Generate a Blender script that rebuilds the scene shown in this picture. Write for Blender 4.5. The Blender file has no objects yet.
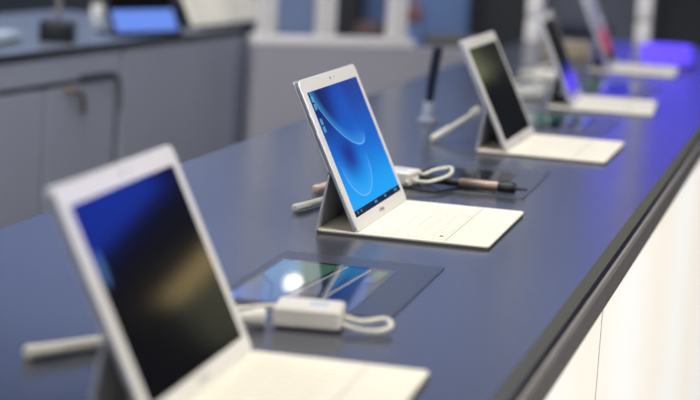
import bpy, bmesh, math, random
from mathutils import Vector, Matrix
random.seed(4)
scene = bpy.context.scene
COL = scene.collection
PI = math.pi
ZC = 1.0                      # height of the counter top

# ------------------------------------------------------------------ materials
def srgb(r, g, b):
    def c(v):
        v /= 255.0
        return v / 12.92 if v <= 0.04045 else ((v + 0.055) / 1.055) ** 2.4
    return (c(r), c(g), c(b), 1.0)

class NT:
    """small helper to write node trees"""
    def __init__(self, mat):
        self.t = mat.node_tree
        self.t.nodes.clear()
        self.out = self.t.nodes.new('ShaderNodeOutputMaterial')
    def n(self, typ, **kw):
        nd = self.t.nodes.new(typ)
        for k, v in kw.items():
            setattr(nd, k, v)
        return nd
    def l(self, a, b):
        self.t.links.new(a, b)
    def val(self, x):
        return x
    def math(self, op, a, b=None, c=None, clamp=False):
        nd = self.n('ShaderNodeMath', operation=op, use_clamp=clamp)
        for i, x in enumerate((a, b, c)):
            if x is None:
                continue
            if isinstance(x, (int, float)):
                nd.inputs[i].default_value = x
            else:
                self.l(x, nd.inputs[i])
        return nd.outputs[0]
    def step(self, x, lo, hi):
        nd = self.n('ShaderNodeMapRange', interpolation_type='SMOOTHSTEP')
        self.l(x, nd.inputs['Value'])
        nd.inputs['From Min'].default_value = lo
        nd.inputs['From Max'].default_value = hi
        return nd.outputs['Result']
    def mix(self, fac, a, b, blend='MIX'):
        nd = self.n('ShaderNodeMix', data_type='RGBA', blend_type=blend)
        if isinstance(fac, (int, float)):
            nd.inputs[0].default_value = fac
        else:
            self.l(fac, nd.inputs[0])
        for i, x in ((6, a), (7, b)):
            if isinstance(x, tuple):
                nd.inputs[i].default_value = x
            else:
                self.l(x, nd.inputs[i])
        return nd.outputs[2]
    def uv(self):
        tc = self.n('ShaderNodeTexCoord')
        s = self.n('ShaderNodeSeparateXYZ')
        self.l(tc.outputs['UV'], s.inputs[0])
        return s.outputs[0], s.outputs[1]

def newmat(name):
    m = bpy.data.materials.new(name)
    m.use_nodes = True
    return m, NT(m)

def mat(name, col, rough=0.5, metal=0.0, bump=0.0, bscale=200.0, var=0.0, vscale=20.0, spec=0.5, coat=0.0, trans=0.0):
    m, t = newmat(name)
    p = t.n('ShaderNodeBsdfPrincipled')
    p.inputs['Base Color'].default_value = col
    p.inputs['Roughness'].default_value = rough
    p.inputs['Metallic'].default_value = metal
    p.inputs['Specular IOR Level'].default_value = spec
    p.inputs['Coat Weight'].default_value = coat
    p.inputs['Transmission Weight'].default_value = trans
    tc = t.n('ShaderNodeTexCoord')
    if var:
        nz = t.n('ShaderNodeTexNoise')
        nz.inputs['Scale'].default_value = vscale
        nz.inputs['Detail'].default_value = 4
        t.l(tc.outputs['Object'], nz.inputs['Vector'])
        k = t.step(nz.outputs[0], 0.3, 0.7)
        dark = tuple(c * (1 - var) for c in col[:3]) + (1,)
        lite = tuple(min(1, c * (1 + var)) for c in col[:3]) + (1,)
        t.l(t.mix(k, dark, lite), p.inputs['Base Color'])
    if bump:
        nz = t.n('ShaderNodeTexNoise')
        nz.inputs['Scale'].default_value = bscale
        nz.inputs['Detail'].default_value = 3
        t.l(tc.outputs['Object'], nz.inputs['Vector'])
        b = t.n('ShaderNodeBump')
        b.inputs['Strength'].default_value = bump
        b.inputs['Distance'].default_value = 0.001
        t.l(nz.outputs[0], b.inputs['Height'])
        t.l(b.outputs[0], p.inputs['Normal'])
    t.l(p.outputs[0], t.out.inputs[0])
    return m

def emat(name, col, strength=1.0, rough=0.3, base=(0.02, 0.02, 0.02, 1)):
    m, t = newmat(name)
    p = t.n('ShaderNodeBsdfPrincipled')
    p.inputs['Base Color'].default_value = base
    p.inputs['Roughness'].default_value = rough
    p.inputs['Emission Color'].default_value = col
    p.inputs['Emission Strength'].default_value = strength
    t.l(p.outputs[0], t.out.inputs[0])
    return m

def screen_out(t, colour, strength=1.0, rough=0.06):
    p = t.n('ShaderNodeBsdfPrincipled')
    p.inputs['Base Color'].default_value = (0.004, 0.004, 0.005, 1)
    p.inputs['Roughness'].default_value = rough
    t.l(colour, p.inputs['Emission Color'])
    p.inputs['Emission Strength'].default_value = strength
    t.l(p.outputs[0], t.out.inputs[0])

M = {}
M['white'] = mat('white_plastic', srgb(224, 219, 208), 0.35, var=0.02)
M['bezel'] = mat('white_glass_bezel', srgb(246, 243, 236), 0.2)
M['cover'] = mat('cream_leatherette', srgb(238, 232, 213), 0.55, bump=0.25, bscale=900, var=0.015, vscale=60)
M['key'] = mat('cream_key', srgb(241, 235, 217), 0.5)
M['crease'] = mat('cream_crease', srgb(176, 170, 158), 0.7)
M['sole'] = mat('grey_sole', srgb(92, 90, 90), 0.6, bump=0.2, bscale=700)
M['stand'] = mat('grey_leatherette', srgb(172, 175, 184), 0.55, bump=0.25, bscale=900)
M['silver'] = mat('silver_metal', srgb(205, 206, 212), 0.28, metal=0.85)
M['logo'] = mat('grey_print', srgb(120, 122, 126), 0.4)
M['dark'] = mat('black_plastic', srgb(18, 19, 24), 0.35)
M['navy'] = mat('navy_plastic', srgb(22, 28, 48), 0.35)
M['cable'] = mat('white_cable', srgb(222, 218, 202), 0.42)
M['bronze'] = mat('bronze_metal', srgb(150, 130, 116), 0.32, metal=0.6)
M['peach'] = mat('peach_plastic', srgb(226, 200, 176), 0.4)
M['clear'] = mat('frosted_acrylic', srgb(200, 208, 225), 0.3, trans=0.5)
M['brass'] = mat('brass_metal', srgb(150, 128, 98), 0.35, metal=0.8)
M['paper'] = mat('pale_paper', srgb(176, 190, 205), 0.6, var=0.03)
M['beige'] = mat('beige_card', srgb(176, 160, 132), 0.6, var=0.08)
M['cabinet'] = mat('grey_laminate', srgb(152, 156, 170), 0.45, var=0.03, vscale=3)
M['cabinet_gap'] = mat('dark_gap', srgb(50, 53, 64), 0.6)
M['back_top'] = mat('slate_worktop', srgb(112, 120, 132), 0.3)
M['back_edge'] = mat('dark_edge', srgb(38, 40, 48), 0.5)
M['partition'] = mat('grey_partition', srgb(158, 156, 165), 0.55, var=0.03, vscale=3)
M['frame'] = mat('white_frame', srgb(226, 222, 220), 0.4, var=0.03)
M['seam'] = mat('pale_seam', srgb(190, 184, 180), 0.5)
M['joint'] = mat('grey_joint', srgb(120, 116, 118), 0.4)
M['floor'] = mat('dark_carpet', srgb(62, 62, 68), 0.9, bump=0.4, bscale=60, var=0.25, vscale=6)
M['wall'] = mat('dark_wall', srgb(92, 98, 112), 0.7, var=0.05, vscale=2)
M['ceiling'] = mat('dark_ceiling', srgb(60, 62, 72), 0.8, var=0.1, vscale=1)
M['edge_flat'] = mat('brown_grey_edge', srgb(140, 136, 133), 0.4, var=0.06, vscale=30)
M['edge_dark'] = mat('dark_groove', srgb(30, 28, 34), 0.5)
M['edge_olive'] = mat('olive_grey_bevel', srgb(96, 96, 85), 0.28)
M['black_panel'] = mat('black_gloss_panel', srgb(12, 14, 18), 0.08)
M['mat_grey'] = mat('slate_card', srgb(56, 60, 70), 0.3)
M['lampmetal'] = mat('lamp_metal', srgb(60, 60, 64), 0.4, metal=0.7)

def worktop_mat():
    m, t = newmat('blue_slate_laminate')
    p = t.n('ShaderNodeBsdfPrincipled')
    tc = t.n('ShaderNodeTexCoord')
    nz = t.n('ShaderNodeTexNoise')
    nz.inputs['Scale'].default_value = 4
    nz.inputs['Detail'].default_value = 2
    t.l(tc.outputs['Object'], nz.inputs['Vector'])
    t.l(t.mix(nz.outputs[0], srgb(58, 60, 68), srgb(64, 66, 76)), p.inputs['Base Color'])
    p.inputs['Roughness'].default_value = 0.24
    t.l(p.outputs[0], t.out.inputs[0])
    return m
M['worktop'] = worktop_mat()

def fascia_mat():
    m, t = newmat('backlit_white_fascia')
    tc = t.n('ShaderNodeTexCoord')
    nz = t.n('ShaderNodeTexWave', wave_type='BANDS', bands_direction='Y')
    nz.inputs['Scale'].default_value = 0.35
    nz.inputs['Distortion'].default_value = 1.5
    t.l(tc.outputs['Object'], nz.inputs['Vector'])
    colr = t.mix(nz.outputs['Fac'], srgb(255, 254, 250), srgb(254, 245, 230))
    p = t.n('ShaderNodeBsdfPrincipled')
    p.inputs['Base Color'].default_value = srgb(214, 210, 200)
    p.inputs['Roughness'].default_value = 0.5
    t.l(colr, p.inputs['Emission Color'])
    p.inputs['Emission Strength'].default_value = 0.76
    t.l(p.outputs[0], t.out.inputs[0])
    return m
M['fascia'] = fascia_mat()

def wallpaper_mat():
    """lit screen: blue desktop with two glowing arcs, desktop icons and a task bar"""
    m, t = newmat('blue_desktop_screen')
    u, v0 = t.uv()
    v = t.math('SUBTRACT', 1.0, v0)                      # 0 at the top
    x = t.math('MULTIPLY', u, 1.6)
    c = t.mix(t.step(v, 0.0, 0.62), srgb(13, 52, 150), srgb(20, 104, 208))
    c = t.mix(t.step(v, 0.45, 0.95), c, srgb(24, 164, 248))
    # navy patch at the upper left, indigo shade in the middle
    dx = t.math('SUBTRACT', x, 0.22); dy = t.math('SUBTRACT', v, 0.08)
    d = t.math('SQRT', t.math('ADD', t.math('MULTIPLY', dx, dx), t.math('MULTIPLY', dy, dy)))
    c = t.mix(t.math('MULTIPLY', t.math('SUBTRACT', 1.0, t.step(d, 0.02, 0.5)), 0.9), c, srgb(8, 24, 84))
    dx = t.math('SUBTRACT', x, 0.48); dy = t.math('SUBTRACT', v, 0.55)
    d = t.math('SQRT', t.math('ADD', t.math('MULTIPLY', dx, dx), t.math('MULTIPLY', t.math('MULTIPLY', dy, dy), 3.0)))
    c = t.mix(t.math('MULTIPLY', t.math('SUBTRACT', 1.0, t.step(d, 0.02, 0.42)), 0.85), c, srgb(20, 34, 132))
    dx = t.math('SUBTRACT', x, 0.85); dy = t.math('SUBTRACT', v, 0.2)
    d = t.math('SQRT', t.math('ADD', t.math('MULTIPLY', dx, dx), t.math('MULTIPLY', dy, dy)))
    c = t.mix(t.math('MULTIPLY', t.math('SUBTRACT', 1.0, t.step(d, 0.0, 0.4)), 0.5), c, srgb(16, 92, 205))
    # arcs: ellipses, bright rim and inner glow
    for cx, cyy, rx, ry, rot, gl in ((0.60, 0.15, 0.63, 0.255, 0.47, 0.42), (0.55, 0.60, 0.43, 0.29, 0.0, 0.32)):
        ca, sa = math.cos(rot), math.sin(rot)
        dx = t.math('SUBTRACT', x, cx); dy = t.math('SUBTRACT', v, cyy)
        ex = t.math('DIVIDE', t.math('ADD', t.math('MULTIPLY', dx, ca), t.math('MULTIPLY', dy, sa)), rx)
        ey = t.math('DIVIDE', t.math('SUBTRACT', t.math('MULTIPLY', dy, ca), t.math('MULTIPLY', dx, sa)), ry)
        e = t.math('SQRT', t.math('ADD', t.math('MULTIPLY', ex, ex), t.math('MULTIPLY', ey, ey)))
        inside = t.math('MULTIPLY', t.step(e, 0.55, 1.0), t.math('LESS_THAN', e, 1.0))
        side = t.step(ey, -0.2, 0.5)
        c = t.mix(t.math('MULTIPLY', t.math('MULTIPLY', inside, gl), side), c, srgb(70, 170, 250))
        rim = t.math('SUBTRACT', 1.0, t.step(t.math('ABSOLUTE', t.math('SUBTRACT', e, 1.0)), 0.0, 0.035))
        c = t.mix(t.math('MULTIPLY', t.math('MULTIPLY', rim, 0.6), side), c, srgb(130, 205, 255))
    # icons
    for iu, iv in ((0.045, 0.06), (0.045, 0.12), (0.05, 0.24), (0.05, 0.30)):
        a = t.math('LESS_THAN', t.math('ABSOLUTE', t.math('SUBTRACT', u, iu)), 0.022)
        b = t.math('LESS_THAN', t.math('ABSOLUTE', t.math('SUBTRACT', v, iv)), 0.024)
        c = t.mix(t.math('MULTIPLY', t.math('MULTIPLY', a, b), 0.6), c, srgb(100, 185, 230))
    # task bar
    bar = t.math('GREATER_THAN', v, 0.952)
    c = t.mix(bar, c, srgb(20, 34, 66))
    for iu, w in ((0.06, .012), (0.13, .012), (0.45, .03), (0.66, .02), (0.9, .03)):
        a = t.math('LESS_THAN', t.math('ABSOLUTE', t.math('SUBTRACT', u, iu)), w)
        b = t.math('LESS_THAN', t.math('ABSOLUTE', t.math('SUBTRACT', v, 0.972)), 0.010)
        c = t.mix(t.math('MULTIPLY', t.math('MULTIPLY', a, b), 0.4), c, srgb(150, 185, 215))
    screen_out(t, c, 1.0, 0.12)
    return m
M['wallpaper'] = wallpaper_mat()

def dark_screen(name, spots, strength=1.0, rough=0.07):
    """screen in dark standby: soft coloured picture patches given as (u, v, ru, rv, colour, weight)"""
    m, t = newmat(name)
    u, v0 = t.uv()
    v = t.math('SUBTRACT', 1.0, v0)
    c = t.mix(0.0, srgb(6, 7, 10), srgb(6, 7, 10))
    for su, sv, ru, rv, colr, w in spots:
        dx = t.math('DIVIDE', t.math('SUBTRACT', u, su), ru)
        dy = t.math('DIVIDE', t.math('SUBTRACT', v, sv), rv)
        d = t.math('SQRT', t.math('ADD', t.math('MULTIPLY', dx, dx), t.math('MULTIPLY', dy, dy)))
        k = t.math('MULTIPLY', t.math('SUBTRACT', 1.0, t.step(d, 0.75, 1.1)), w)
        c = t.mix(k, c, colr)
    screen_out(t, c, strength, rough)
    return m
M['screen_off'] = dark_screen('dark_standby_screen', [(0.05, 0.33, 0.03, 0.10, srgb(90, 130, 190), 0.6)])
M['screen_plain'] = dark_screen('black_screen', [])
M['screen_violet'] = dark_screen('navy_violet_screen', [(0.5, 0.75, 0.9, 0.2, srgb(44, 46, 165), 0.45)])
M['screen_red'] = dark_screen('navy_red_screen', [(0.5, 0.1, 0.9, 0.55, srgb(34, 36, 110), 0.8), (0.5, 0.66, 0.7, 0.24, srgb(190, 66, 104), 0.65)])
M['screen_peri'] = emat('periwinkle_screen', srgb(110, 150, 250), 0.9)
M['purple_glow'] = emat('violet_light_diffuser', srgb(96, 68, 255), 1.35)
M['icon_teal'] = emat('teal_picture', srgb(40, 110, 140), 0.55, 0.08)
M['lamp'] = emat('warm_lamp', (1.0, 0.95, 0.88, 1), 17)

def panel_picture():
    m, t = newmat('green_blue_picture')
    u, v = t.uv()
    c = t.mix(t.step(v, 0.0, 0.8), srgb(50, 108, 96), srgb(84, 140, 116))
    k = t.math('SUBTRACT', 1.0, t.step(t.math('ADD', v, t.math('MULTIPLY', u, 0.5)), 0.30, 0.55))
    c = t.mix(k, c, srgb(40, 96, 190))
    k = t.math('GREATER_THAN', t.math('ADD', t.math('MULTIPLY', u, 0.6), v), 0.55)
    k2 = t.math('LESS_THAN', t.math('ADD', t.math('MULTIPLY', u, 0.6), v), 0.62)
    c = t.mix(t.math('MULTIPLY', t.math('MULTIPLY', k, k2), 0.8), c, srgb(14, 22, 36))
    screen_out(t, c, 0.42, 0.03)
    return m
M['picture'] = panel_picture()
M['picture_dim'] = emat('dim_picture', srgb(40, 62, 92), 0.10, 0.08)
def phone_picture():
    m, t = newmat('teal_phone_picture')
    u, v = t.uv()
    c = t.mix(t.step(v, 0.1, 0.9), srgb(16, 44, 84), srgb(40, 118, 130))
    screen_out(t, c, 0.35, 0.06)
    return m
M['phone'] = phone_picture()

# ------------------------------------------------------------------ mesh helpers
def add_box(bm, c, s, bev=0.0, mtx=None, seg=2):
    r = bmesh.ops.create_cube(bm, size=1.0)
    vs = r['verts']
    for v in vs:
        v.co = Vector((v.co.x * s[0] + c[0], v.co.y * s[1] + c[1], v.co.z * s[2] + c[2]))
    if bev > 0:
        es = set(e for v in vs for e in v.link_edges)
        g = bmesh.ops.bevel(bm, geom=list(es), offset=bev, segments=seg, affect='EDGES', profile=0.5)
        vs = g['verts']
    if mtx is not None:
        allv = set(vs)
        for v in allv:
            v.co = mtx @ v.co

def rrect(w0, w1, h0, h1, r, n=6):
    pts = []
    for cx, cy, a0 in ((w1 - r, h1 - r, 0), (w0 + r, h1 - r, PI / 2), (w0 + r, h0 + r, PI), (w1 - r, h0 + r, 1.5 * PI)):
        for i in range(n + 1):
            a = a0 + PI / 2 * i / n
            pts.append((cx + r * math.cos(a), cy + r * math.sin(a)))
    return pts

def add_plate(bm, w0, w1, h0, h1, z0, z1, r=0.005, ch=0.0006, mtx=None, n=6):
    """rounded plate with chamfered rims; outline in xy, thickness in z"""
    rings = []
    for inset, z in ((ch, z0), (0, z0 + ch), (0, z1 - ch), (ch, z1)):
        pts = rrect(w0 + inset, w1 - inset, h0 + inset, h1 - inset, max(r - inset, 1e-4), n)
        rings.append([bm.verts.new((mtx @ Vector((x, y, z))) if mtx is not None else (x, y, z)) for x, y in pts])
    k = len(rings[0])
    for a, b in zip(rings, rings[1:]):
        for i in range(k):
            bm.faces.new((a[i], a[(i + 1) % k], b[(i + 1) % k], b[i]))
    bm.faces.new(rings[0][::-1])
    bm.faces.new(rings[-1])

def frame_of(d):
    d = d.normalized()
    a = Vector((0, 0, 1)) if abs(d.z) < 0.9 else Vector((1, 0, 0))
    u = d.cross(a).normalized()
    return u, d.cross(u).normalized()

def add_tube(bm, pts, rad, n=12, cap=True):
    pts = [Vector(p) for p in pts]
    rads = rad if isinstance(rad, (list, tuple)) else [rad] * len(pts)
    rings = []
    u = None
    for i, p in enumerate(pts):
        d = (pts[min(i + 1, len(pts) - 1)] - pts[max(i - 1, 0)]).normalized()
        if u is None:
            u, w = frame_of(d)
        else:
            u = (u - d * u.dot(d)).normalized()
            w = d.cross(u).normalized()
        rings.append([bm.verts.new(p + (u * math.cos(2 * PI * k / n) + w * math.sin(2 * PI * k / n)) * rads[i]) for k in range(n)])
    for a, b in zip(rings, rings[1:]):
        for i in range(n):
            bm.faces.new((a[i], a[(i + 1) % n], b[(i + 1) % n], b[i]))
    if cap:
        bm.faces.new(rings[0][::-1])
        bm.faces.new(rings[-1])

def smooth_path(pts, k=8):
    """Catmull-Rom through the points"""
    P = [Vector(p) for p in pts]
    P = [P[0] * 2 - P[1]] + P + [P[-1] * 2 - P[-2]]
    out = []
    for i in range(1, len(P) - 2):
        a, b, c, d = P[i - 1], P[i], P[i + 1], P[i + 2]
        for j in range(k):
            s = j / k
            out.append(0.5 * ((2 * b) + (c - a) * s + (2 * a - 5 * b + 4 * c - d) * s * s + (3 * b - a - 3 * c + d) * s ** 3))
    out.append(P[-2])
    return out

def bmnew():
    return bmesh.new()

def obj(name, bm, material, parent=None, smooth=True, loc=None, rot=None):
    bmesh.ops.recalc_face_normals(bm, faces=bm.faces)
    me = bpy.data.meshes.new(name)
    bm.to_mesh(me)
    bm.free()
    if smooth:
        for p in me.polygons:
            p.use_smooth = True
        try:
            me.set_sharp_from_angle(angle=math.radians(35))
        except Exception:
            pass
    me.materials.append(material)
    o = bpy.data.objects.new(name, me)
    COL.objects.link(o)
    if parent:
        o.parent = parent
    if loc:
        o.location = loc
    if rot:
        o.rotation_euler = rot
    return o

def uvquad(name, corners, material, parent):
    """single quad, corners in order lower-left, lower-right, upper-right, upper-left"""
    me = bpy.data.meshes.new(name)
    me.from_pydata([tuple(c) for c in corners], [], [(0, 1, 2, 3)])
    uvl = me.uv_layers.new(name='UVMap')
    for i, uv in enumerate(((0, 0), (1, 0), (1, 1), (0, 1))):
        uvl.data[i].uv = uv
    me.materials.append(material)
    o = bpy.data.objects.new(name, me)
    COL.objects.link(o)
    o.parent = parent
    return o

def thing(name, label, cat, loc=(0, 0, 0), rotz=0.0, group=None):
    o = bpy.data.objects.new(name, None)
    o.empty_display_size = 0.05
    COL.objects.link(o)
    o.location = loc
    o.rotation_euler = (0, 0, rotz)
    o['label'] = label
    o['category'] = cat
    if group:
        o['group'] = group
    return o

def tag(o, label, cat, group=None):
    o['label'] = label
    o['category'] = cat
    if group:
        o['group'] = group
    return o

def struct(o):
    o['kind'] = 'structure'
    return o

def text_mesh(body, size, mtx, material, parent, name):
    cu = bpy.data.curves.new(name, 'FONT')
    cu.body = body
    cu.size = size
    cu.align_x = 'CENTER'
    cu.align_y = 'CENTER'
    cu.extrude = 0.00005
    tmp = bpy.data.objects.new(name + '_source', cu)
    COL.objects.link(tmp)
    dg = bpy.context.evaluated_depsgraph_get()
    dg.update()
    me = bpy.data.meshes.new_from_object(tmp.evaluated_get(dg))
    bpy.data.objects.remove(tmp)
    bpy.data.curves.remove(cu)
    me.transform(mtx)
    me.materials.clear()
    me.materials.append(material)
    o = bpy.data.objects.new(name, me)
    COL.objects.link(o)
    o.parent = parent
    return o

# ------------------------------------------------------------------ the setting
bm = bmnew(); add_box(bm, (0, 6, -0.05), (24, 30, 0.1))
struct(obj('floor', bm, M['floor'], smooth=False))
bm = bmnew(); add_box(bm, (0, 14.1, 2.1), (24, 0.2, 4.2))
struct(obj('wall_back', bm, M['wall'], smooth=False))
bm = bmnew(); add_box(bm, (-8.1, 5.0, 2.1), (0.2, 18, 4.2))
struct(obj('wall_left', bm, M['wall'], smooth=False))
bm = bmnew(); add_box(bm, (0, 6, 4.25), (24, 30, 0.1))
struct(obj('ceiling', bm, M['ceiling'], smooth=False))

# ------------------------------------------------------------------ display counter
CW = 0.675
Y0, Y1 = -0.6, 6.15
t = thing('display_counter', 'long dark blue slate counter with white backlit front carrying the row of tablets', 'counter', (-CW / 2, 0, 0))
hx = CW / 2
ym, yl = (Y0 + Y1) / 2, Y1 - Y0
bm = bmnew(); add_box(bm, (0, ym, ZC - 0.02), (CW, yl, 0.04))
obj('worktop', bm, M['worktop'], t, smooth=False)
# front edge: olive bevel, dark groove, brown-grey face
def prism_y(bm, prof, y0, y1):
    a = [bm.verts.new((x, y0, z)) for x, z in prof]
    b = [bm.verts.new((x, y1, z)) for x, z in prof]
    n = len(prof)
    for i in range(n):
        bm.faces.new((a[i], a[(i + 1) % n], b[(i + 1) % n], b[i]))
    bm.faces.new(a[::-1]); bm.faces.new(b)
bm = bmnew(); prism_y(bm, [(hx, ZC), (hx + 0.010, ZC - 0.008), (hx + 0.010, ZC - 0.05), (hx, ZC - 0.05)], Y0, Y1)
e = obj('bevel_strip', bm, M['edge_olive'], t, smooth=False)
bm = bmnew(); prism_y(bm, [(hx + 0.0102, ZC - 0.0085), (hx + 0.013, ZC - 0.0125), (hx + 0.013, ZC - 0.05), (hx + 0.0102, ZC - 0.05)], Y0, Y1)
obj('groove', bm, M['edge_dark'], t, smooth=False)
bm = bmnew(); prism_y(bm, [(hx + 0.0132, ZC - 0.0135), (hx + 0.0165, ZC - 0.0145), (hx + 0.0185, ZC - 0.019), (hx + 0.0185, ZC - 0.047), (hx + 0.0132, ZC - 0.047)], Y0, Y1)
obj('edge_band', bm, M['edge_flat'], t, smooth=False)
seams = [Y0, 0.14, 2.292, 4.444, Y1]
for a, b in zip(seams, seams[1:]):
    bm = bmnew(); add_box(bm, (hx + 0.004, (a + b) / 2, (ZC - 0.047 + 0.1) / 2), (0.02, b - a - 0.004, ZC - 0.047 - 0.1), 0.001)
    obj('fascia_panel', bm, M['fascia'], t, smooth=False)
for a in seams[1:-1]:
    bm = bmnew(); add_box(bm, (hx + 0.0135, a, (ZC - 0.047 + 0.1) / 2), (0.002, 0.0026, ZC - 0.047 - 0.1))
    obj('seam_strip', bm, M['seam'], t, smooth=False)
bm = bmnew(); add_box(bm, (-0.02, ym, (ZC - 0.05) / 2), (CW - 0.04, yl - 0.04, ZC - 0.05))
obj('carcass', bm, M['cabinet'], t, smooth=False)
bm = bmnew(); add_box(bm, (-0.02, ym, 0.05), (CW - 0.02, yl - 0.02, 0.09))
obj('plinth', bm, M['back_edge'], t, smooth=False)

# ------------------------------------------------------------------ tablets with keyboard covers
TW, TH, TT = 0.2903, 0.1988, 0.0063
KD = 0.161
def make_tablet(x, y, yaw, tilt, screen, label, loose_keys=False, detail=True):
    t = thing('convertible_tablet', label, 'tablet', (x, y, ZC), -yaw, 'tablets with keyboard covers on the counter')
    zb = 0.006
    # keyboard half of the cover
    bm = bmnew(); add_plate(bm, -0.054, KD, 0, TW, 0.0022, 0.0056, 0.007, 0.0010)
    kb = obj('keyboard_base', bm, M['cover'], t)
    bm = bmnew(); add_plate(bm, -0.054, KD - 0.0005, 0.0005, TW - 0.0005, 0.0, 0.0023, 0.007, 0.0004)
    obj('sole', bm, M['sole'], kb)
    bm = bmnew(); add_box(bm, (0.1065, TW / 2, 0.0056), (0.0012, TW - 0.012, 0.0003))
    obj('crease', bm, M['crease'], kb, smooth=False)
    bm = bmnew(); add_box(bm, (0.0125, TW / 2, 0.0058), (0.004, TW - 0.05, 0.0010), 0.0004)
    obj('hinge_ridge', bm, M['key'], kb)
    # keys: six rows
    rows = []
    ky0, ky1 = 0.009, TW - 0.009
    layouts = [14, 14, 14, 13, 12, 8]
    xs = [0.021, 0.034, 0.0495, 0.065, 0.0805, 0.096]
    hs = [0.008, 0.0132, 0.0132, 0.0132, 0.0132, 0.0132]
    for r, (cnt, kx, kh) in enumerate(zip(layouts, xs, hs)):
        if r == 5:
            ws = [1, 1, 1, 1, 5.4, 1, 1, 1]
        elif r in (2, 3, 4):
            ws = [1.4 + 0.15 * (r - 2)] + [1] * (cnt - 2) + [1.6 + 0.3 * (r - 2)]
        else:
            ws = [1] * cnt
        s = (ky1 - ky0) / sum(ws); yy = ky0
        for w in ws:
            rows.append((kx, yy + w * s / 2, kh, w * s - 0.0026)); yy += w * s
    if loose_keys:
        cache = {}
        for kx, kyc, kh, kw in rows:
            k = (round(kh, 4), round(kw, 4))
            if k not in cache:
                bm = bmnew(); add_box(bm, (0, 0, 0.00045), (kh, kw, 0.0009), 0.0003)
                o = obj('key', bm, M['key'], kb, loc=(kx, kyc, 0.0055)); cache[k] = o
            else:
                o = cache[k].copy(); COL.objects.link(o); o.parent = kb; o.location = (kx, kyc, 0.0055)
        bm = bmnew(); add_box(bm, (0, 0, 0.0002), (0.0042, 0.0065, 0.0004))
        obj('indicator_mark', bm, M['sole'], kb, smooth=False, loc=(0.0975, 0.030, 0.0064))
    elif detail:
        bm = bmnew()
        for kx, kyc, kh, kw in rows:
            add_box(bm, (kx, kyc, 0.0060), (kh, kw, 0.0009))
        obj('keys', bm, M['key'], kb, smooth=False)
    # tablet slab: local (a across = y, s up the screen, d out of the screen)
    c, s = math.cos(tilt), math.sin(tilt)
    mt = Matrix(((0, -c, s, 0.0), (1, 0, 0, 0), (0, s, c, zb), (0, 0, 0, 1)))
    bm = bmnew(); add_plate(bm, 0, TW, 0, TH, -TT, -0.0007, 0.008, 0.0012, mt)
    body = obj('body', bm, M['silver'], t)
    bm = bmnew(); add_plate(bm, 0.0004, TW - 0.0004, 0.0004, TH - 0.0004, -0.0012, 0, 0.0078, 0.0004, mt)
    bz = obj('bezel', bm, M['bezel'], t)
    mx, mb, mtp = 0.0158, 0.0165, 0.0178
    q = [mt @ Vector(p) for p in ((mx, mb, 0.00015), (TW - mx, mb, 0.00015), (TW - mx, TH - mtp, 0.00015), (mx, TH - mtp, 0.00015))]
    sc = uvquad('screen', q, screen, t)
    if detail:
        bm = bmnew()
        cm = mt @ Matrix.Translation((TW / 2, TH - 0.0088, 0.0001))
        bmesh.ops.create_cone(bm, cap_ends=True, segments=20, radius1=0.0021, radius2=0.0019, depth=0.0004, matrix=cm)
        obj('camera_lens', bm, M['dark'], bz, smooth=False)
        bm = bmnew()
        cm = mt @ Matrix.Translation((TW / 2 + 0.021, TH - 0.0088, 0.0001))
        bmesh.ops.create_cone(bm, cap_ends=True, segments=16, radius1=0.0013, radius2=0.0012, depth=0.0004, matrix=cm)
        obj('light_sensor', bm, M['logo'], bz, smooth=False)
        text_mesh('SAMSUNG', 0.0062, mt @ Matrix.Translation((TW * 0.5, 0.0085, 0.0001)), M['logo'], bz, 'maker_lettering')
        # buttons on the near short side
        for s0, ln in ((0.150, 0.010), (0.120, 0.022)):
            bm = bmnew(); add_box(bm, (-0.0003, s0, -0.0034), (0.0012, ln, 0.0022), 0.0004, mt)
            obj('side_button', bm, M['silver'], body)
    # back half of the cover clinging to the tablet, and its folded-out stand
    s1 = 0.078
    bm = bmnew(); add_plate(bm, -0.0003, TW + 0.0003, s1, TH + 0.0004, -TT - 0.0028, -TT - 0.0002, 0.006, 0.0006, mt)
    obj('back_cover', bm, M['stand'], t)
    top = mt @ Vector((0, s1, -TT - 0.0018))
    a = Vector((-0.0535, 0, 0.0034)); b = Vector((top.x, 0, top.z))
    d = (b - a); L = d.length; d.normalize(); nn = Vector((-d.z, 0, d.x))
    ms = Matrix(((0, d.x, nn.x, a.x), (1, 0, 0, 0), (0, d.z, nn.z, a.z), (0, 0, 0, 1)))
    bm = bmnew(); add_plate(bm, 0, TW, 0, L, -0.0012, 0.0012, 0.001, 0.0005, ms)
    obj('stand_flap', bm, M['stand'], t)
    return t

make_tablet(-0.216, 1.3634, -0.0322, 1.122, M['screen_off'], 'nearest white tablet with dark screen, large and blurred in the foreground')
make_tablet(-0.2902, 2.3009, -0.0137, 1.120, M['wallpaper'], 'white tablet showing a bright blue desktop, the sharp one in the middle', loose_keys=True)
make_tablet(-0.2585, 3.190, -0.0016, 1.108, M['screen_plain'], 'white tablet with black screen just behind the one showing the blue desktop')
make_tablet(-0.2607, 3.985, -0.066, 1.150, M['screen_violet'], 'small white tablet with navy violet screen, second from the far end', detail=False)
make_tablet(-0.302, 4.96, -0.050, 1.150, M['screen_red'], 'farthest white tablet with red streak on screen beside the glowing violet box', detail=False)

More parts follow.
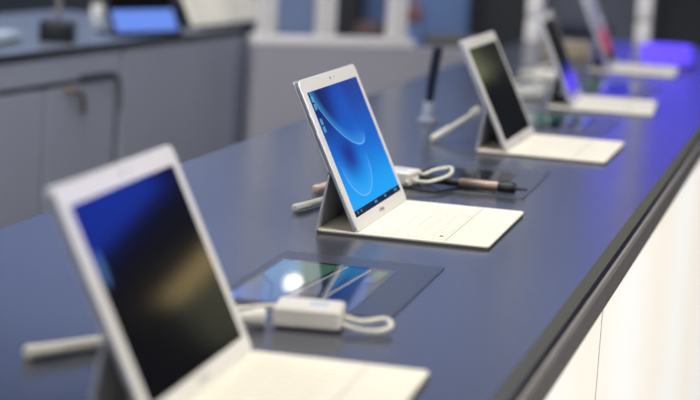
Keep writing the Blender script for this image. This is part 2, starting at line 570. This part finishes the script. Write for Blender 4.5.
# ------------------------------------------------------------------ flat picture panels in the counter
def make_panel(x, y, rz, label, full=True, lit=True):
    t = thing('picture_panel', label, 'display panel', (x, y, ZC), rz, 'flat picture panels on the counter')
    z = 0.0012
    bm = bmnew(); add_plate(bm, -0.010, 0.178, -0.012, 0.288, 0.0, z, 0.004, 0.0004)
    obj('card', bm, M['mat_grey'], t)
    bm = bmnew(); add_plate(bm, 0.0, 0.134, 0.0, 0.236, z - 0.0004, z + 0.0004, 0.002, 0.0002)
    g = obj('black_glass', bm, M['black_panel'], t)
    zz = z + 0.0006
    uvquad('tablet_picture', [(0.004, 0.010, zz), (0.050, 0.004, zz), (0.072, 0.226, zz), (0.004, 0.228, zz)], M['picture'] if lit else M['picture_dim'], t)
    uvquad('phone_picture', [(0.064, 0.060, zz), (0.092, 0.056, zz), (0.104, 0.222, zz), (0.080, 0.224, zz)], M['phone'] if lit else M['picture_dim'], t)
    if full and lit:
        bm = bmnew(); add_tube(bm, [(0.062, 0.058, zz), (0.078, 0.226, zz)], 0.0004, 6)
        obj('light_line', bm, M['frame'], t)
        bm = bmnew(); add_tube(bm, [(0.094, 0.054, zz), (0.106, 0.224, zz)], 0.0005, 6)
        obj('light_line', bm, M['frame'], t)
    uvquad('green_picture', [(0.112, 0.150, zz), (0.126, 0.150, zz), (0.128, 0.220, zz), (0.114, 0.220, zz)], M['picture'] if lit else M['picture_dim'], t)
    return t
make_panel(-0.326, 1.873, 0.02, 'glossy picture panel lying flat between the nearest tablet and the blue one')
make_panel(-0.336, 2.745, 0.02, 'dark flat panel under the bronze pen, behind the blue desktop tablet', True, False)
make_panel(-0.330, 3.62, 0.0, 'flat panel with teal glints lying before the second farthest tablet', False)
make_panel(-0.330, 4.42, -0.03, 'flat panel with blue glints lying before the farthest tablet', False)

# ------------------------------------------------------------------ white cable boxes with loops
def make_hub(x, y, rz, label, loop, tail):
    t = thing('cable_box', label, 'cable box', (x, y, ZC + 0.0018), rz, 'white cable boxes behind the tablets')
    bm = bmnew(); add_plate(bm, -0.033, 0.033, -0.025, 0.025, 0.0, 0.0200, 0.005, 0.0025)
    obj('case', bm, M['white'], t)
    bm = bmnew(); add_plate(bm, 0.000, 0.018, -0.008, 0.010, 0.0199, 0.0202, 0.001, 0.0001)
    obj('sticker', bm, M['paper'], t)
    bm = bmnew(); add_tube(bm, smooth_path(loop), 0.0026, 10)
    obj('loop_cable', bm, M['cable'], t)
    bm = bmnew(); add_tube(bm, smooth_path(tail), 0.0030, 10)
    obj('tail_cable', bm, M['cable'], t)
    return t
hub = make_hub(-0.214, 1.800, 0.15, 'white cable box with short loop, in front of the green picture panel',
         [(0.028, 0.004, 0.010), (0.050, -0.002, 0.007), (0.072, 0.012, 0.008), (0.080, -0.006, 0.006), (0.070, -0.026, 0.004), (0.050, -0.026, 0.004), (0.028, -0.014, 0.007)],
         [(-0.028, 0.012, 0.012), (-0.045, 0.016, 0.010), (-0.070, 0.020, 0.005), (-0.10, 0.000, 0.004), (-0.13, -0.030, 0.004)])
bm = bmnew()
add_tube(bm, [(-0.040, -0.026, 0.0085), (-0.044, -0.027, 0.0085), (-0.058, -0.031, 0.0075), (-0.075, -0.036, 0.006)], [0.0095, 0.0095, 0.0070, 0.0055], 14)
pl = obj('plug', bm, M['white'], hub)
make_hub(-0.352, 2.765, -0.15, 'white cable box with standing wire loop, half hidden by the blue desktop tablet',
         [(0.026, -0.008, 0.010), (0.045, -0.016, 0.008), (0.062, -0.012, 0.010), (0.076, 0.020, 0.017), (0.062, 0.066, 0.021), (0.042, 0.050, 0.017), (0.034, 0.010, 0.011), (0.028, -0.03, 0.006)],
         [(-0.028, 0.010, 0.010), (-0.05, 0.02, 0.006), (-0.08, 0.05, 0.004), (-0.11, 0.06, 0.004)])
make_hub(-0.385, 4.16, 0.5, 'white cable box with tangled lead, just left of the fourth tablet',
         [(0.028, 0.004, 0.010), (0.050, 0.03, 0.02), (0.04, 0.09, 0.03), (0.0, 0.10, 0.02), (-0.02, 0.05, 0.012), (0.02, 0.0, 0.022)],
         [(-0.028, 0.010, 0.010), (-0.05, 0.05, 0.006), (-0.02, 0.11, 0.006), (0.03, 0.15, 0.006)])
make_hub(-0.41, 4.62, 0.2, 'white cable box with coiled lead, farther back, left of the farthest tablet',
         [(0.028, 0.004, 0.010), (0.060, 0.04, 0.02), (0.04, 0.10, 0.03), (-0.01, 0.11, 0.02), (-0.02, 0.05, 0.012), (0.02, 0.0, 0.022)],
         [(-0.028, 0.010, 0.010), (-0.06, 0.05, 0.006), (-0.04, 0.12, 0.006), (0.03, 0.18, 0.006)])

# ------------------------------------------------------------------ pens
def make_pen(x, y, z, rz, pitch, label, body, ends, length=0.14, rad=0.0048, clip=True):
    """pen along local +x from its cap end"""
    t = thing('stylus_pen', label, 'pen', (x, y, z), rz, None)
    t.rotation_euler = (0, -pitch, rz)
    L = length
    bm = bmnew(); add_tube(bm, [(0.012, 0, 0), (0.013, 0, 0), (L - 0.024, 0, 0), (L - 0.023, 0, 0)], [rad * .96, rad, rad, rad * .96], 20)
    obj('barrel', bm, body, t)
    bm = bmnew(); add_tube(bm, [(0, 0, 0), (0.001, 0, 0), (0.0022, 0, 0), (0.0118, 0, 0)], [rad * .7, rad * .95, rad * 1.08, rad * 1.08], 20)
    obj('cap', bm, ends, t)
    bm = bmnew(); add_tube(bm, [(L - 0.0228, 0, 0), (L - 0.010, 0, 0), (L - 0.002, 0, 0), (L, 0, 0)], [rad * .95, rad * .55, rad * .22, rad * .12], 16)
    obj('tip', bm, ends, t)
    if clip:
        bm = bmnew(); add_box(bm, (0.020, -rad * 1.25, 0.0), (0.036, 0.0014, 0.003), 0.0005)
        add_box(bm, (0.0035, -rad * 1.05, 0.0), (0.003, 0.004, 0.003), 0.0005)
        obj('clip', bm, ends, t)
    return t
R = 0.0062
make_pen(-0.398, 1.545, ZC + R, math.atan2(0.076, 0.047), 0, 'white pen lying behind the nearest tablet, at the left', M['cable'], M['cable'], 0.15, 0.0062)
make_pen(-0.407, 2.426, ZC + R, math.atan2(0.108, 0.019), 0, 'white clip pen sticking out behind the blue desktop tablet', M['cable'], M['white'], 0.15, 0.0050)
make_pen(-0.427, 2.600, ZC + R, math.atan2(0.068, 0.010), 0, 'peach coloured pen beyond the white clip pen', M['peach'], M['peach'], 0.14, 0.0050, False)

# bronze pen with black ends on the second panel
t = thing('thick_stylus', 'bronze and black thick pen lying across the dark panel', 'pen', (-0.322, 2.770, ZC + 0.0105), -0.22)
t.rotation_euler = (0, 0, math.atan2(-0.010, 0.165))
bm = bmnew(); add_tube(bm, [(0.0, 0, 0), (0.002, 0, 0), (0.064, 0, 0), (0.066, 0, 0)], [0.0045, 0.0058, 0.0062, 0.0062], 18)
obj('cap', bm, M['dark'], t)
bm = bmnew(); add_tube(bm, [(0.066, 0, 0), (0.067, 0, 0), (0.122, 0, 0), (0.123, 0, 0)], [0.0066, 0.0072, 0.0078, 0.0076], 24)
obj('barrel', bm, M['bronze'], t)
bm = bmnew(); add_tube(bm, [(0.123, 0, 0), (0.124, 0, 0), (0.146, 0, 0), (0.148, 0, 0)], [0.0076, 0.0080, 0.0080, 0.0068], 24)
obj('grip', bm, M['dark'], t)
bm = bmnew(); add_tube(bm, [(0.148, 0, 0), (0.153, 0, 0), (0.166, 0, 0)], [0.0035, 0.0025, 0.0018], 12)
obj('tip', bm, M['lampmetal'], t)

# black wire by the pen
bm = bmnew()
add_tube(bm, smooth_path([(-0.345, 2.70, ZC + .0065), (-0.310, 2.688, ZC + .0065), (-0.276, 2.695, ZC + .005), (-0.262, 2.735, ZC + .0045), (-0.250, 2.775, ZC + .0045)]), 0.0022, 8)
tag(obj('black_wire', bm, M['dark']), 'thin black wire winding in front of the bronze pen', 'wire')

# white tether rising to the back of the third tablet
t = thing('cable_tether', 'white jointed tether cable rising to the back of the third tablet', 'cable', (-0.404, 3.27, ZC))
bm = bmnew(); add_tube(bm, [(0, 0, 0.006), (0.002, 0.002, 0.0065), (0.024, 0.030, 0.0225), (0.026, 0.032, 0.024)], [0.0045, 0.0062, 0.0062, 0.0045], 14)
obj('sleeve', bm, M['cable'], t)
bm = bmnew(); add_tube(bm, [(0.026, 0.032, 0.024), (0.055, 0.066, 0.047)], 0.0040, 12)
obj('rod', bm, M['cable'], t)
bm = bmnew(); add_tube(bm, [(0.055, 0.066, 0.047), (0.0555, 0.0665, 0.0475), (0.064, 0.076, 0.054), (0.065, 0.077, 0.055)], [0.005, 0.0078, 0.0078, 0.006], 14)
obj('end_block', bm, M['cable'], t)

# black pen standing in a frosted holder
t = thing('pen_stand', 'black pen upright in a small frosted holder near the counter back edge', 'pen holder', (-0.472, 3.555, ZC))
bm = bmnew(); add_plate(bm, -0.016, 0.016, -0.016, 0.016, 0.0, 0.008, 0.006, 0.0015)
obj('base', bm, M['clear'], t)
bm = bmnew(); add_tube(bm, [(0, 0, 0.008), (0.0005, 0, 0.010), (0.0015, 0, 0.036), (0.0015, 0, 0.038)], [0.010, 0.0115, 0.0105, 0.0095], 18)
obj('holder', bm, M['clear'], t)
bm = bmnew(); add_tube(bm, [(0.001, 0, 0.036), (0.002, 0, 0.06), (0.006, 0, 0.10), (0.011, 0, 0.140), (0.012, 0, 0.145)], [0.0060, 0.0085, 0.0092, 0.0090, 0.005], 16)
obj('pen', bm, M['navy'], t)

# ------------------------------------------------------------------ far end of the counter
t = thing('violet_light_box', 'glowing violet light box standing at the far right end of the counter', 'light box', (-0.200, 5.345, ZC), 0.1)
bm = bmnew(); add_plate(bm, -0.068, 0.068, -0.05, 0.05, 0.006, 0.056, 0.012, 0.004)
obj('diffuser', bm, M['purple_glow'], t)
bm = bmnew(); add_plate(bm, -0.08, 0.08, -0.055, 0.055, 0.0, 0.007, 0.012, 0.001)
obj('base', bm, M['back_edge'], t)
t = thing('card_box', 'small beige box on the counter left of the farthest tablet', 'box', (-0.47, 5.35, ZC), 0.3)
bm = bmnew(); add_box(bm, (0, 0, 0.019), (0.12, 0.08, 0.038), 0.002)
obj('box_body', bm, M['beige'], t)
bm = bmnew(); add_box(bm, (0, 0, 0.0405), (0.123, 0.083, 0.006), 0.001)
obj('lid', bm, M['beige'], t)

def make_post(x, y, h, label):
    t = thing('white_post', label, 'post', (x, y, ZC), 0.0, 'white posts at the far end of the counter')
    z = 0
    for k, (a, b) in enumerate(((0.0, 0.070), (0.078, 0.150), (0.158, h))):
        bm = bmnew(); add_box(bm, (0, 0, (a + b) / 2), (0.046, 0.046, b - a), 0.003)
        obj('shaft', bm, M['frame'], t)
    for a in (0.070, 0.150):
        bm = bmnew(); add_box(bm, (0, 0, a + 0.004), (0.038, 0.038, 0.008))
        obj('collar', bm, M['joint'], t, smooth=False)
    bm = bmnew(); add_box(bm, (0, 0, h + 0.006), (0.056, 0.056, 0.012), 0.002)
    obj('cap', bm, M['joint'], t)
    return t
make_post(-0.64, 5.86, 1.1, 'white post at far end of counter, left one beside the partition')
make_post(-0.337, 6.08, 1.1, 'white post at far end of counter, right one above the violet box')

# ------------------------------------------------------------------ back counter with cabinet doors
BX = Vector((-1.402, 5.436, 0)); ang = math.atan2(-1.402, -0.14)
t = thing('back_counter', 'grey staff cabinet run with slate worktop behind the display counter', 'cabinet', BX, ang)
LEN, DEP = 2.9, 0.62
bm = bmnew(); add_box(bm, (LEN / 2, -DEP / 2 - 0.02, 0.5015), (LEN, DEP - 0.04, 0.985 - 0.02), 0.003)
obj('carcass', bm, M['cabinet_gap'], t, smooth=False)
bm = bmnew(); add_box(bm, (LEN / 2, -DEP / 2, 0.996), (LEN, DEP, 0.020), 0.002)
obj('worktop', bm, M['back_top'], t, smooth=False)
bm = bmnew(); add_box(bm, (LEN / 2, 0.0015, 0.9985), (LEN, 0.003, 0.015))
obj('edge_strip', bm, M['back_edge'], t, smooth=False)
bm = bmnew(); add_box(bm, (LEN / 2, -DEP / 2 - 0.04, 0.01), (LEN - 0.04, DEP - 0.1, 0.02))
obj('plinth', bm, M['back_edge'], t, smooth=False)
def panel(a, b, z0, z1, name, y=-0.009):
    bm = bmnew(); add_box(bm, ((a + b) / 2, y, (z0 + z1) / 2), (b - a - 0.022, 0.018, z1 - z0), 0.002)
    return obj(name, bm, M['cabinet'], t, smooth=False)
panel(0.0, 0.80, 0.02, 0.982, 'side_panel')
panel(0.80, 2.9, 0.925, 0.982, 'top_rail')
bm = bmnew(); add_box(bm, (1.85, -0.014, 0.9185), (2.1, 0.010, 0.004))
obj('finger_groove', bm, M['cabinet_gap'], t, smooth=False)
for a, b, hx_ in ((0.82, 1.19, 1.06), (1.19, 1.65, 1.30), (1.65, 2.1, 1.95), (2.1, 2.9, 2.2)):
    d = panel(a, b, 0.08, 0.912, 'door')
    if hx_ < 1.2:
        bm = bmnew(); add_tube(bm, smooth_path([(1.10, 0.000, 0.908), (1.09, 0.014, 0.905), (1.06, 0.016, 0.900), (1.035, 0.016, 0.885), (1.025, 0.016, 0.845)]), 0.006, 10)
        h = obj('handle', bm, M['brass'], d); h['label'] = 'brass hook handle'
bm = bmnew(); add_tube(bm, smooth_path([(1.03, 0.000, 0.932), (1.0, 0.010, 0.932), (0.90, 0.012, 0.932), (0.86, 0.014, 0.925), (0.835, 0.014, 0.89), (0.832, 0.014, 0.835)]), 0.0038, 10)
obj('handle', bm, M['cabinet_gap'], t)
bm = bmnew(); add_box(bm, (-0.009, -DEP / 2, 0.47), (0.016, DEP - 0.02, 0.94), 0.002)
obj('end_panel', bm, M['cabinet_gap'], t, smooth=False)  # dark colour stands in for the shade at the cabinet end

# things on the back counter
t = thing('pole_stand', 'black block stand with a thin pole on the back counter', 'stand', (-1.590, 4.475, ZC + 0.006), 0.3)
bm = bmnew(); add_box(bm, (0, 0, 0.026), (0.085, 0.075, 0.052), 0.006)
obj('base', bm, M['dark'], t)
bm = bmnew(); add_tube(bm, [(0, 0, 0.052), (0, 0, 0.40)], 0.0075, 12)
obj('pole', bm, M['joint'], t)
t = thing('display_screen', 'tilted display with periwinkle lit band on the back counter', 'screen', (-1.485, 4.835, ZC + 0.006), 1.2)
th = 1.15; c, s = math.cos(th), math.sin(th)
mt = Matrix(((1, 0, 0, 0), (0, c, -s, 0), (0, s, c, 0.003), (0, 0, 0, 1)))
bm = bmnew(); add_plate(bm, -0.125, 0.135, 0, 0.18, -0.012, 0, 0.008, 0.002, mt)
obj('housing', bm, M['navy'], t)
uvquad('lit_band', [mt @ Vector(p) for p in ((-0.120, 0.012, 0.0004), (0.120, 0.012, 0.0004), (0.120, 0.070, 0.0004), (-0.120, 0.070, 0.0004))], M['screen_peri'], t)
uvquad('dark_band', [mt @ Vector(p) for p in ((-0.120, 0.074, 0.0004), (0.120, 0.074, 0.0004), (0.120, 0.168, 0.0004), (-0.120, 0.168, 0.0004))], M['screen_plain'], t)
bm = bmnew(); add_box(bm, (0, 0.06, 0.004), (0.16, 0.12, 0.008), 0.002)
obj('foot', bm, M['navy'], t)
bm = bmnew(); add_box(bm, (0, 0.075, 0.055), (0.06, 0.012, 0.11), 0.002)
obj('strut', bm, M['navy'], t)

t = thing('white_board', 'white slanted display board on the far end of the back counter', 'board', (-1.475, 5.24, ZC + 0.006), math.radians(84))
th = 1.12; c, s = math.cos(th), math.sin(th)
mt = Matrix(((1, 0, 0, 0), (0, c, -s, 0), (0, s, c, 0.008), (0, 0, 0, 1)))
bm = bmnew(); add_plate(bm, -0.04, 0.44, 0, 0.30, -0.014, 0, 0.012, 0.003, mt)
obj('board', bm, mat('cream_board', srgb(246, 240, 222), 0.5), t)
bm = bmnew(); add_box(bm, (0.2, 0.07, 0.004), (0.44, 0.17, 0.008), 0.002)
obj('base', bm, M['back_edge'], t)
bm = bmnew(); add_box(bm, (0.2, 0.115, 0.10), (0.20, 0.010, 0.20), 0.002)
obj('strut', bm, M['back_edge'], t)
t = thing('small_cup', 'small whitish cup beyond the black pole stand', 'cup', (-1.78, 5.22, ZC + 0.006))
bm = bmnew(); add_tube(bm, [(0, 0, 0), (0, 0, 0.002), (0, 0, 0.036), (0, 0, 0.038)], [0.014, 0.016, 0.02, 0.018], 20)
obj('cup_body', bm, M['frame'], t)
bm = bmnew(); add_tube(bm, [(0, 0, 0.038), (0, 0, 0.040), (0, 0, 0.046)], [0.019, 0.021, 0.012], 20)
obj('lid', bm, M['white'], t)
t = thing('leaflet_stack', 'stack of pale blue leaflets at the left end of the back counter', 'leaflets', (-1.73, 4.20, ZC + 0.006), 0.1)
bm = bmnew()
for k in range(6):
    add_box(bm, (random.uniform(-.006, .006), random.uniform(-.006, .006), 0.002 + 0.004 * k), (0.21, 0.34, 0.0036))
obj('sheets', bm, M['paper'], t, smooth=False)
bm = bmnew(); add_box(bm, (0, 0, 0.0255), (0.205, 0.335, 0.002))
obj('cover_sheet', bm, M['paper'], t, smooth=False)

# ------------------------------------------------------------------ partition with white frame
PA = Vector((-1.335, 5.29, 0)); PB = Vector((-0.985, 5.575, 0))
pd = (PB - PA); pang = math.atan2(pd.y, pd.x); plen = 0.79
t = thing('low_partition', 'low grey partition topped by a white open frame behind the tablets', 'partition', PA, pang)
bm = bmnew(); add_box(bm, (plen / 2 - 0.0, 0.03, 0.4845), (plen, 0.05, 0.969), 0.002)
obj('panel', bm, M['partition'], t, smooth=False)
bm = bmnew(); add_box(bm, (0.25, 0.03, 0.982), (0.50, 0.06, 0.026), 0.003)
obj('sill', bm, M['frame'], t)
for px in (0.042, 0.226, 0.452):
    bm = bmnew(); add_box(bm, (px, 0.03, 0.996 + 0.70), (0.048, 0.048, 1.40), 0.003)
    obj('mullion', bm, M['frame'], t)
bm = bmnew(); add_box(bm, (0.25, 0.03, 2.42), (0.50, 0.06, 0.045), 0.003)
obj('head_rail', bm, M['frame'], t)

# ------------------------------------------------------------------ neighbouring stands across the aisle
def banner(x, y, w, z0, z1, m, label, cat='panel', name='exhibition_panel', th=0.08, feet=True, rz=0.0):
    t = thing(name, label, cat, (x, y, 0), rz)
    bm = bmnew(); add_box(bm, (0, 0, (z0 + z1) / 2), (w, th, z1 - z0), 0.004)
    obj('board', bm, m, t, smooth=False)
    bm = bmnew(); add_box(bm, (0, 0, max(z0, 0.03) / 2), (w * 0.9, th * 2.2, max(z0, 0.03)), 0.004)
    obj('foot', bm, M['back_edge'], t, smooth=False)
    bm = bmnew(); add_box(bm, (0, 0, z1 + 0.012), (w + 0.01, th + 0.01, 0.024), 0.003)
    obj('top_trim', bm, M['back_edge'], t, smooth=False)
    return t
greyblue = mat('grey_blue_cloth', srgb(104, 118, 150), 0.7, var=0.12, vscale=6)
blue = mat('blue_cloth', srgb(84, 106, 146), 0.7, var=0.08, vscale=5)
nearblack = mat('near_black', srgb(20, 21, 26), 0.6)
brown = mat('dark_brown', srgb(82, 60, 56), 0.6, var=0.1)
olive = mat('olive_brown', srgb(78, 74, 66), 0.6, var=0.2, vscale=10)
midgrey = mat('mid_grey_panel', srgb(72, 75, 84), 0.6, var=0.15, vscale=4)
redbrown = mat('red_brown', srgb(120, 74, 72), 0.6)
banner(-2.24, 9.0, 0.24, 0.05, 2.3, greyblue, 'blurred grey blue panel seen through the left bay of the white frame')
banner(-2.0, 9.0, 0.11, 0.05, 2.3, nearblack, 'blurred black column seen beside the middle mullion of the white frame', 'column', 'dark_column', 0.11)
banner(-1.865, 9.15, 0.17, 0.05, 2.3, blue, 'blurred blue panel seen through the right bay of the white frame')
t = thing('brown_stool', 'blurred dark brown stool before the blue panel in the right bay', 'stool', (-1.82, 8.7, 0))
bm = bmnew(); add_box(bm, (0, 0, 0.765), (0.12, 0.12, 0.12), 0.02); obj('seat', bm, brown, t)
for sx in (-1, 1):
    for sy in (-1, 1):
        bm = bmnew(); add_tube(bm, [(sx * .05, sy * .05, 0.71), (sx * .08, sy * .08, 0)], 0.012, 8); obj('leg', bm, brown, t)
banner(-1.585, 9.0, 0.31, 0.05, 2.3, blue, 'blurred blue panel between the white frame and the third tablet')
t = thing('red_brown_bag', 'small red brown bag standing in front of the blurred blue panel', 'bag', (-1.61, 8.6, 0))
bm = bmnew(); add_box(bm, (0, 0, 0.42), (0.10, 0.08, 0.84), 0.02); obj('pedestal', bm, blue, t)
bm = bmnew(); add_box(bm, (0, 0, 0.88), (0.085, 0.06, 0.08), 0.02); obj('bag_body', bm, redbrown, t)
bm = bmnew(); add_tube(bm, smooth_path([(-.03, 0, .915), (-.02, 0, .945), (.02, 0, .945), (.03, 0, .915)]), 0.005, 8); obj('grip', bm, redbrown, t)
t = thing('olive_case', 'low olive brown case left of the third tablet top edge', 'case', (-1.09, 6.9, 0), 0.2)
bm = bmnew(); add_box(bm, (0, 0, 0.43), (0.18, 0.2, 0.86), 0.01); obj('case_body', bm, olive, t)
bm = bmnew(); add_box(bm, (0, 0, 0.89), (0.19, 0.21, 0.06), 0.01); obj('lid', bm, olive, t)
banner(-1.29, 9.1, 0.26, 0.05, 2.3, nearblack, 'blurred black panel behind the top of the third tablet')
banner(-0.87, 9.2, 0.48, 0.05, 2.3, midgrey, 'blurred mid grey panel behind the fourth and fifth tablets')
t = thing('black_cabinet', 'black low cabinet beyond the counter between fourth and fifth tablets', 'cabinet', (-0.72, 7.4, 0))
bm = bmnew(); add_box(bm, (0, 0, 0.465), (0.22, 0.3, 0.93), 0.005); obj('body', bm, nearblack, t, smooth=False)
bm = bmnew(); add_box(bm, (0, 0, 0.945), (0.24, 0.32, 0.03), 0.004); obj('top', bm, M['dark'], t, smooth=False)
banner(-0.28, 9.3, 0.62, 0.05, 2.3, nearblack, 'blurred dark panel at the upper right behind the right white post')

# added unseen stand, blue sign over warm strip, for reflections in dark screens
t = thing('added_reflection_stand', 'unseen stand added for screen reflections, with warm strip and blue sign across the aisle', 'stand', (2.6, 10.2, 0))
bm = bmnew(); add_box(bm, (0, 0.1, 1.6), (2.6, 0.1, 3.2)); obj('back_panel', bm, nearblack, t, smooth=False)
bm = bmnew(); add_box(bm, (0.2, 0.0, 2.80), (1.2, 0.08, 0.84), 0.005)
obj('blue_glow', bm, emat('blue_reflection_glow', srgb(30, 74, 235), 2.2), t, smooth=False)
bm = bmnew(); add_box(bm, (-0.28, 0.0, 1.92), (0.62, 0.10, 0.11), 0.005)
obj('warm_glow', bm, emat('warm_reflection_glow', srgb(235, 205, 140), 1.5), t, smooth=False)
bm = bmnew(); add_box(bm, (-0.28, 0.0, 1.68), (0.62, 0.06, 0.34), 0.005)
obj('dim_glow', bm, emat('dim_reflection_glow', srgb(150, 150, 120), 0.7), t, smooth=False)
t = thing('added_reflection_board', 'unseen olive glowing board added for a screen reflection across the aisle right of the dark panel', 'board', (0.92, 10.1, 0))  # added out of view, gives the third tablet its olive reflection
bm = bmnew(); add_box(bm, (0, 0, 1.15), (0.22, 0.08, 2.3), 0.005); obj('board', bm, nearblack, t, smooth=False)
bm = bmnew(); add_box(bm, (0.02, -0.045, 1.95), (0.16, 0.01, 0.5)); obj('reflection_face', bm, emat('olive_reflection_glow', srgb(160, 165, 120), 1.6), t, smooth=False)

# violet and pale blue glowing boards added out of view for the counter sheen
def glowboard(x, y, z, w, h, m, label):
    t = thing('added_glowboard', label, 'glowboard', (x, y, z))
    bm = bmnew(); add_box(bm, (0, 0, 0), (w, 0.08, h), 0.006); obj('face', bm, m, t, smooth=False)
    bm = bmnew(); add_box(bm, (0, 0.06, 0), (w + 0.05, 0.05, h + 0.05), 0.006); obj('frame', bm, M['back_edge'], t, smooth=False)
    for sx in (-0.4, 0.4):
        bm = bmnew(); add_tube(bm, [(sx * w, 0.06, h / 2), (sx * w, 0.06, 4.2 - z)], 0.01, 8); obj('hanger', bm, M['lampmetal'], t)
    return t
glowboard(-0.54, 8.9, 1.66, 0.52, 0.46, emat('violet_sheen_glow', srgb(66, 48, 255), 2.8), 'added unseen violet sign over the stands at the right')
glowboard(-2.9, 10.4, 2.95, 4.2, 1.25, emat('pale_blue_sheen_glow', srgb(126, 148, 210), 1.9), 'added unseen pale blue sign over the stands at the left')

# ceiling pendants (their glints show on the counter and the picture panel)
def pendant(x, y, z, r, label):
    t = thing('pendant_lamp', label, 'lamp', (x, y, z))
    bm = bmnew(); bmesh.ops.create_uvsphere(bm, u_segments=20, v_segments=12, radius=r, matrix=Matrix.Diagonal((1, 1, 0.4, 1))); obj('bulb', bm, M['lamp'], t)
    bm = bmnew(); add_tube(bm, [(0, 0, r * .42), (0, 0, r * 1.0), (0, 0, 4.2 - z)], [r * .6, 0.012, 0.012], 12); obj('rod', bm, M['lampmetal'], t)
    return t
pendant(-2.336, 9.55, 2.600, 0.042, 'hanging flat round lamp over the aisle by the neighbouring stands')

# ------------------------------------------------------------------ lights
def area(name, loc, target, sx, sy, power, colour):
    li = bpy.data.lights.new(name, 'AREA')
    li.shape = 'RECTANGLE'; li.size = sx; li.size_y = sy; li.energy = power; li.color = colour
    o = bpy.data.objects.new(name, li); COL.objects.link(o)
    o.location = loc
    o.rotation_euler = (Vector(target) - Vector(loc)).to_track_quat('-Z', 'Y').to_euler()
    return o
area('ceiling_light_counter', (0.5, 2.2, 3.9), (-0.2, 2.4, 1.0), 1.6, 4.0, 55, (1.0, 0.94, 0.85))
area('ceiling_light_aisle', (2.6, 1.2, 3.4), (-0.3, 2.2, 1.0), 2.0, 2.5, 70, (1.0, 0.95, 0.88))
area('fill_light_front', (-0.8, -2.2, 3.6), (-0.6, 3.0, 0.9), 3.0, 1.5, 85, (1.0, 0.97, 0.93))  # added fill from behind the camera for bezels, flaps and cabinets
area('fill_light_cabinet', (-0.9, 2.9, 3.9), (-1.5, 4.8, 0.6), 1.5, 2.0, 90, (0.92, 0.95, 1.0))  # added fill aimed at the cabinet fronts to brighten them
area('fill_light_left', (-4.5, 4.5, 3.9), (-3.0, 5.5, 1.0), 4.0, 4.0, 270, (0.92, 0.96, 1.0))  # added fill from the left to lift the dark stand flaps
area('ceiling_light_stands', (-1.2, 7.4, 3.9), (-1.2, 9.0, 0.8), 4.0, 1.5, 100, (0.9, 0.94, 1.0))

w = bpy.data.worlds.new('hall'); scene.world = w; w.use_nodes = True
bg = w.node_tree.nodes['Background']
bg.inputs[0].default_value = srgb(150, 165, 205)
bg.inputs[1].default_value = 0.6

# ------------------------------------------------------------------ camera
F, PITCH, H, ROLL, YAW, CX = 1971.2, 0.15695, 0.4196, -0.06265, 0.23957, 0.25867
cam = bpy.data.cameras.new('camera')
cam.sensor_width = 36; cam.lens = F / 700 * 36
cam.clip_start = 0.05; cam.clip_end = 100
cam.dof.use_dof = True
cam.dof.focus_distance = 2.42
cam.dof.aperture_fstop = 3.7
co = bpy.data.objects.new('camera', cam); COL.objects.link(co)
def wv(X, Y, Z):
    return Vector((X * math.cos(YAW) - Y * math.sin(YAW), X * math.sin(YAW) + Y * math.cos(YAW), Z))
cp, sp, cr, sr = math.cos(PITCH), math.sin(PITCH), math.cos(ROLL), math.sin(ROLL)
right, up, fwd = wv(1, 0, 0), wv(0, sp, cp), wv(0, cp, -sp)
r2 = right * cr - up * sr; u2 = right * sr + up * cr
mw = Matrix.Identity(4)
for i in range(3):
    mw[i][0], mw[i][1], mw[i][2] = r2[i], u2[i], -fwd[i]
mw[0][3], mw[1][3], mw[2][3] = CX, 0, ZC + H
co.matrix_world = mw
scene.camera = co

scene.view_settings.view_transform = 'Standard'
scene.view_settings.look = 'None'
scene.view_settings.gamma = 1
scene.view_settings.use_curve_mapping = False
scene.view_settings.exposure = 0.0
